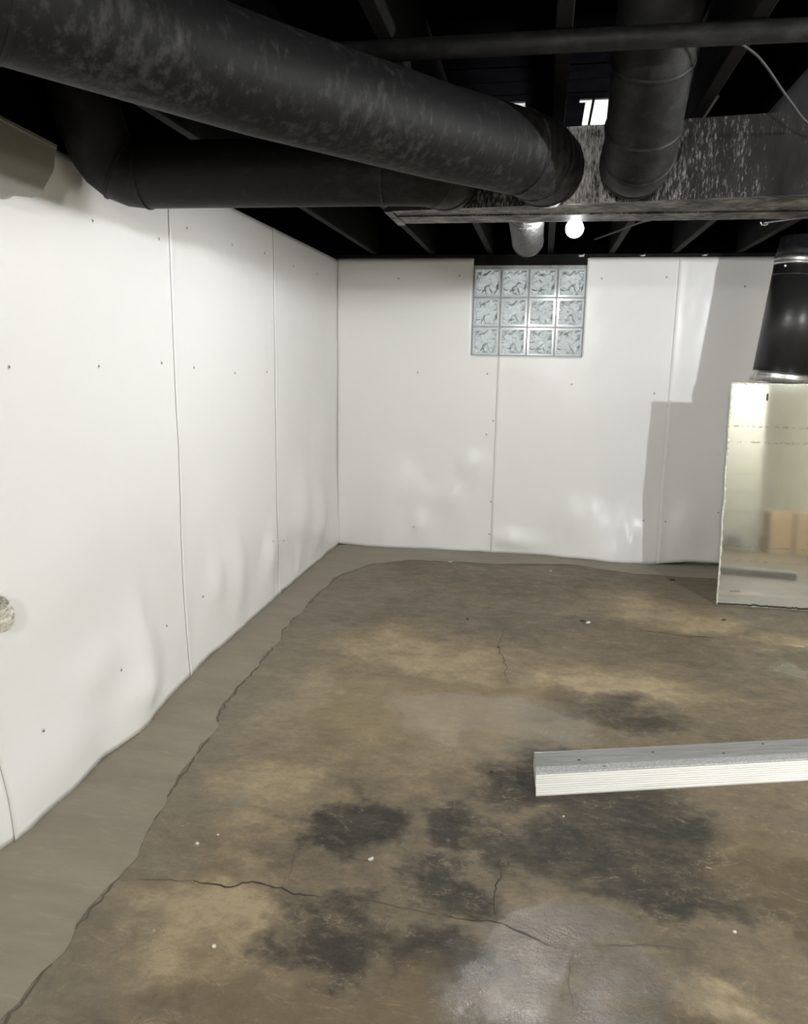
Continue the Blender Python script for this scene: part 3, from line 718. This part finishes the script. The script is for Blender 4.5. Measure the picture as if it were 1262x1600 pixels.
# ================================================================== BARE BULBS
def bare_bulb(p, watts, key, hang, label, r=.034):
    p = Vector(p); root = empty('light_bulb', p, label=label, cat='light bulb', group='bare bulbs under the joists')
    bulb_mat('bulb_' + key, r, watts, BULB_TINT[key])
    bm = BM(); prof = [(-r, .002), (-r * .92, r * .39), (-r * .7, r * .71), (-r * .38, r * .92), (0, r), (r * .38, r * .92), (r * .75, r * .70), (r * 1.15, r * .52), (r * 1.5, .0145)]
    tube(bm, [(0, 0, z) for z, _ in prof], [q for _, q in prof], 24); ob('glass_bulb', bm, 'bulb_' + key, root, True, label='glowing white bulb')
    z0 = r * 1.5
    bm = BM(); tube(bm, [(0, 0, z0), (0, 0, z0 + .006), (0, 0, z0 + .03), (0, 0, z0 + .034)], [.014, .020, .022, .014], 20)
    o = ob('socket', bm, 'porcelain', root, True)
    top_ = JZ - p.z
    bm = BM(); tube(bm, [(0, 0, z0 + .034), (hang * .3, 0, z0 + .034 + (top_ - z0 - .034) * .6), (hang, 0, top_)], .0045, 8); ob('cord', bm, 'cable', root, True)
    return root
bare_bulb((.091, 3.20, 1.904), POWER['window_side'], 'window_side', -.07, 'lit bare bulb hanging just behind the trunk duct near the window')
bare_bulb((2.28, 1.64, 1.895), POWER['right_side'], 'right_side', -.02, 'lit bare bulb out of view to the right by the block pier', r=.034)
bare_bulb((-.15, -1.0, 1.83), POWER['behind'], 'behind', -.2, 'lit bare bulb out of view behind the camera', r=.034)

# cables
def cable(pts, r, mat, label, name='cable'):
    P = [Vector(p) for p in pts]; out = []
    for i in range(len(P) - 1):
        p0, p1, p2, p3 = P[max(i - 1, 0)], P[i], P[i + 1], P[min(i + 2, len(P) - 1)]
        for k in range(6):
            u = k / 6
            out.append(.5 * ((2 * p1) + (p2 - p0) * u + (2 * p0 - 5 * p1 + 4 * p2 - p3) * u * u + (3 * p1 - p0 - 3 * p2 + p3) * u ** 3))
    out.append(P[-1]); bm = BM(); tube(bm, out, r, 8)
    return ob(name, bm, mat, None, True, label, 'cable')
cable([(.262, 4.95, JZ - .006), (.33, 4.5, 2.085), (.43, 4.05, 2.065), (.55, 3.7, 2.045), (.66, 3.45, JZ - .02)], .005, 'cable', 'grey cable sagging behind the trunk to the right of the bulb')
cable([(.36, 1.98, JZ - .01), (.45, 2.06, 2.095), (.56, 2.2, 2.045), (.66, 2.34, 2.02), (.78, 2.42, 2.03)], .003, 'cable', 'thin cable dropping from the iron pipe at the upper right')
cable([(-.15, 3.02, 1.918), (-.09, 3.03, 1.900), (-.03, 3.02, 1.905), (.03, 2.99, 1.925)], .0022, 'white_cable', 'thin pale wire looped below the foil pipe')
cable([(.71, 2.93, 1.873), (.80, 2.80, 1.868), (.93, 2.66, 1.872), (1.05, 2.5, 1.88)], .003, 'cable', 'dark wire under the trunk at the right edge')
# hook holding that wire, pale nail head by the window
bm = BM(); tube(bm, [(.70, 2.935, 1.879), (.705, 2.935, 1.868), (.715, 2.93, 1.866), (.72, 2.925, 1.871)], .0028, 8); ob('wire_hook', bm, 'galvanised', None, True, 'small metal hook under the trunk at the right edge', 'hook')
for (x, z, lab) in ((.215, 2.111, 'bright cable clip on the sill plate above the window'), (.615, 2.112, 'bent nail on the sill plate above the right sheet'), (1.01, 2.112, 'bent nail on the sill plate nearest the upright duct')):
    bm = BM(); tube(bm, [(x - .018, YB + .002, z), (x - .01, YB - .012, z - .004), (x + .012, YB - .014, z - .003), (x + .018, YB - .01, z + .008)], [.005, .007, .007, .004], 8); ob('nail', bm, 'galvanised' if x > .3 else 'porcelain', None, True, lab, 'nail')

# ================================================================== SMALL THINGS
# folded-over grey flap at the top of the left sheeting
flap = empty('sheet_flap', (-1.44, 1.9, 1.8), label='grey folded flap of sheeting hanging at the top of the left wall', cat='flap')
outl = [(.95, 2.035), (1.6, 2.018), (1.96, 2.002), (2.20, 1.992), (2.185, 1.970), (2.170, 1.945), (2.162, 1.925), (2.150, 1.908), (2.10, 1.862), (2.072, 1.834), (2.055, 1.824), (2.03, 1.816), (1.93, 1.802), (1.5, 1.795), (.95, 1.79)]
bm = BM()
a = [bm.verts.new((-1.425 + .045 * (2.03 - z) / .23 * .8 + 1.44, y - 1.9, z - 1.8)) for y, z in outl]; b = [bm.verts.new((-1.428 + .045 * (2.03 - z) / .23 * .8 + 1.44 - .003, y - 1.9, z - 1.8)) for y, z in outl]
bm.faces.new(a); bm.faces.new(b[::-1]); n = len(outl)
for k in range(n): bm.faces.new((a[k], a[(k + 1) % n], b[(k + 1) % n], b[k]))
ob('flap_panel', bm, 'grey_flap', flap)
bm = BM(); vs_ = []
for (y, z) in ((.95, 2.030), (1.6, 2.012), (1.96, 1.994), (2.188, 1.982)):
    xx = -1.4235 + .036 * (2.03 - z) / .23 + 1.44
    vs_.append([bm.verts.new((xx, y - 1.9, z - 1.8 + .003)), bm.verts.new((xx + .003, y - 1.9, z - 1.8 - .001)), bm.verts.new((xx, y - 1.9, z - 1.8 - .005))])
for p, q in zip(vs_, vs_[1:]):
    for k in range(2): bm.faces.new((p[k], p[k + 1], q[k + 1], q[k]))
ob('fold_crease', bm, 'grey_flap', flap)
bm = BM(); vs_ = [[bm.verts.new((x + 1.44, y - 1.9, z - 1.8)) for x, z in ((-1.482, zz + .016), (-1.446, zz + .014), (-1.4235, zz + .002), (-1.4265, zz - .002), (-1.448, zz + .010), (-1.482, zz + .012))] for y, zz in ((.95, 2.035), (1.96, 2.002), (2.20, 1.992))]
for p, q in zip(vs_, vs_[1:]):
    for k in range(6): bm.faces.new((p[k], p[(k + 1) % 6], q[(k + 1) % 6], q[k]))
ob('top_fold', bm, 'grey_flap', flap)

# plastic pipe stub in the left wall
root = empty('pipe_stub', (XL + .04, 1.79, .725), label='white plastic pipe stub with a dark opening in the left wall', cat='pipe')
dv = Vector((.34, -.40, .85)).normalized(); s0 = Vector((-.01, .048, -.055))
bm = BM(); tube(bm, [s0 - dv * .015, s0 - dv * .010, s0 + dv * .028, s0 + dv * .034, s0 + dv * .036, s0 + dv * .066, s0 + dv * .066, s0 + dv * .03], [.034, .042, .042, .039, .034, .032, .028, .0275], 32, (True, True)); ob('pipe', bm, 'pvc', root, False)
bm = BM(); tube(bm, [s0 + dv * .031, s0 + dv * .060, s0 + dv * .0605], [.027, .027, .020], 32); ob('plug', bm, 'dark_hole', root, False)
bm = BM(); tube(bm, [s0 + dv * .0606, s0 + dv * .066], [.011, .009], 24); ob('plug_nut', bm, 'dark_hole', root, False)

# crumbs and chips on the floor
def chip(p, r, mat, label, sc=(1, 1, .5), rz=None):
    bm = BM(); r *= .75; bmesh.ops.create_icosphere(bm, subdivisions=1, radius=r)
    sd = random.uniform(0, 50)
    for v in bm.verts:
        v.co *= 1 + .9 * noise.noise(v.co / r * 1.3 + Vector((sd, 0, 0)))
        v.co = Vector((v.co.x * sc[0], v.co.y * sc[1], v.co.z * sc[2]))
    zmin = min(v.co.z for v in bm.verts)
    for v in bm.verts: v.co.z -= zmin
    o = ob('debris_chip', bm, mat, None, False, label, 'debris', 'chips on the slab', loc=(p[0], p[1], p[2] if len(p) > 2 else 0.0))
    o.rotation_euler.z = random.uniform(0, 6) if rz is None else rz
    return o
chip((-.414, 1.928), .011, 'chip_white', 'largest white chip on the dark floor left of the sheen', (1, .8, .6))
chip((.531, 2.086), .008, 'chip_tan', 'thin tan splinter on the dark floor below the plank', (2.3, .55, .4), -.25)
chip((.544, 1.836), .0065, 'chip_white', 'white crumb on the floor at the lower right')
chip((-.713, 1.538), .0065, 'chip_white', 'white crumb below the long crack at the lower left')
chip((-.881, 1.559), .005, 'chip_tan', 'tan crumb left of the white crumb below the crack')
chip((-.578, 5.277, .004), .013, 'chip_white', 'white flake near the back wall left of the window', (1.7, .8, .4), .1)
chip((.309, 4.164), .013, 'chip_white', 'white chip beside a dark one in the middle distance', (1.3, .8, .5))
chip((.285, 4.20), .016, 'chip_dark', 'dark crumb touching the white chip in the middle distance', (1.6, .6, .4), .3)
chip((.118, 5.219), .011, 'chip_white', 'pale crumb near the back wall below the window', (1.2, .8, .4))
chip((.132, 2.264), .005, 'chip_white', 'tiny white crumb just below the plank end')
chip((-.926, 1.907), .007, 'chip_white', 'left white crumb of the pair beside the grey strip', (1.5, 1, .4))
chip((-.885, 1.959), .0055, 'chip_white', 'right white crumb of the pair beside the grey strip')
chip((-1.007, 1.98), .006, 'chip_tan', 'pale crumb at the edge of the grey strip', (1.6, 1, .4))
chip((-.343, 4.092), .012, 'chip_dark', 'dark crumb lying on the cross crack', (1.5, .8, .5))
chip((-.152, 3.689), .010, 'chip_dark', 'dark crumb on the upright crack in the middle', (1.3, .8, .5))
chip((.908, 5.181), .016, 'chip_dark', 'dark sliver near the back wall beside the mirror sheet', (1.8, .5, .4), 0)
chip((1.06, 4.389), .013, 'chip_dark', 'dark sliver in front of the mirror sheet', (1.6, .5, .4), .3)
chip((1.344, 4.048), .02, 'chip_tan', 'tan crumbled lump at the right edge in front of the mirror sheet', (2.6, .8, .35), -.2)
chip((-.107, 2.489), .006, 'chip_dark', 'small dark crumb left of the plank end')

# ================================================================== REFLECTED IN THE MIRROR, OUT OF THE FRAME
pier = empty('block_pier', (2.17, .45, 0), label='cream painted concrete block pier out of view at the right', cat='pier')
bm = BM(); box(bm, (-.195, -.195, 0), (.195, .195, 2.12)); ob('mortar_core', bm, 'mortar', pier)
bm = BM(); box(bm, (-.2, -.2, 0.004), (.2, .2, .199), bev=.004); mb_ = bpy.data.meshes.new('block'); bm.to_mesh(mb_); bm.free(); mb_.materials.append(M['cream_block'])
for k in range(10):
    o = bpy.data.objects.new('block', mb_); COL.objects.link(o); o.parent = pier; o.location = (random.uniform(-.002, .002), random.uniform(-.002, .002), .206 * k)
def carton(p, dx, dy, dz, rz, label):
    root = empty('cardboard_box', p, label=label, cat='box', group='cardboard boxes by the pier'); root.rotation_euler.z = rz
    bm = BM(); box(bm, (-dx / 2, -dy / 2, 0), (dx / 2, dy / 2, dz), bev=.003); ob('carton', bm, 'cardboard', root)
    bm = BM(); box(bm, (-.03, -dy / 2 - .0008, dz - .0002), (.03, dy / 2 + .0008, dz + .0008)); box(bm, (-.03, dy / 2 + .0003, dz * .0 + .01), (.03, dy / 2 + .0010, dz)); ob('tape', bm, 'packing_tape', root)
carton((2.67, .70, 0), .46, .36, .44, .06, 'taped cardboard box out of view beside the block pier')
bm = BM(); root = empty('floor_vent', (2.10, .74, 0), label='grey slotted vent box out of view at the foot of the pier', cat='vent')
box(bm, (-.07, -.05, 0), (.07, .05, .17), bev=.003); ob('vent_body', bm, 'vent_grey', root)
for k in range(5):
    bm = BM(); box(bm, (-.055, .050, .025 + k * .027), (.055, .056, .037 + k * .027)); ob('slat', bm, 'galvanised', root)
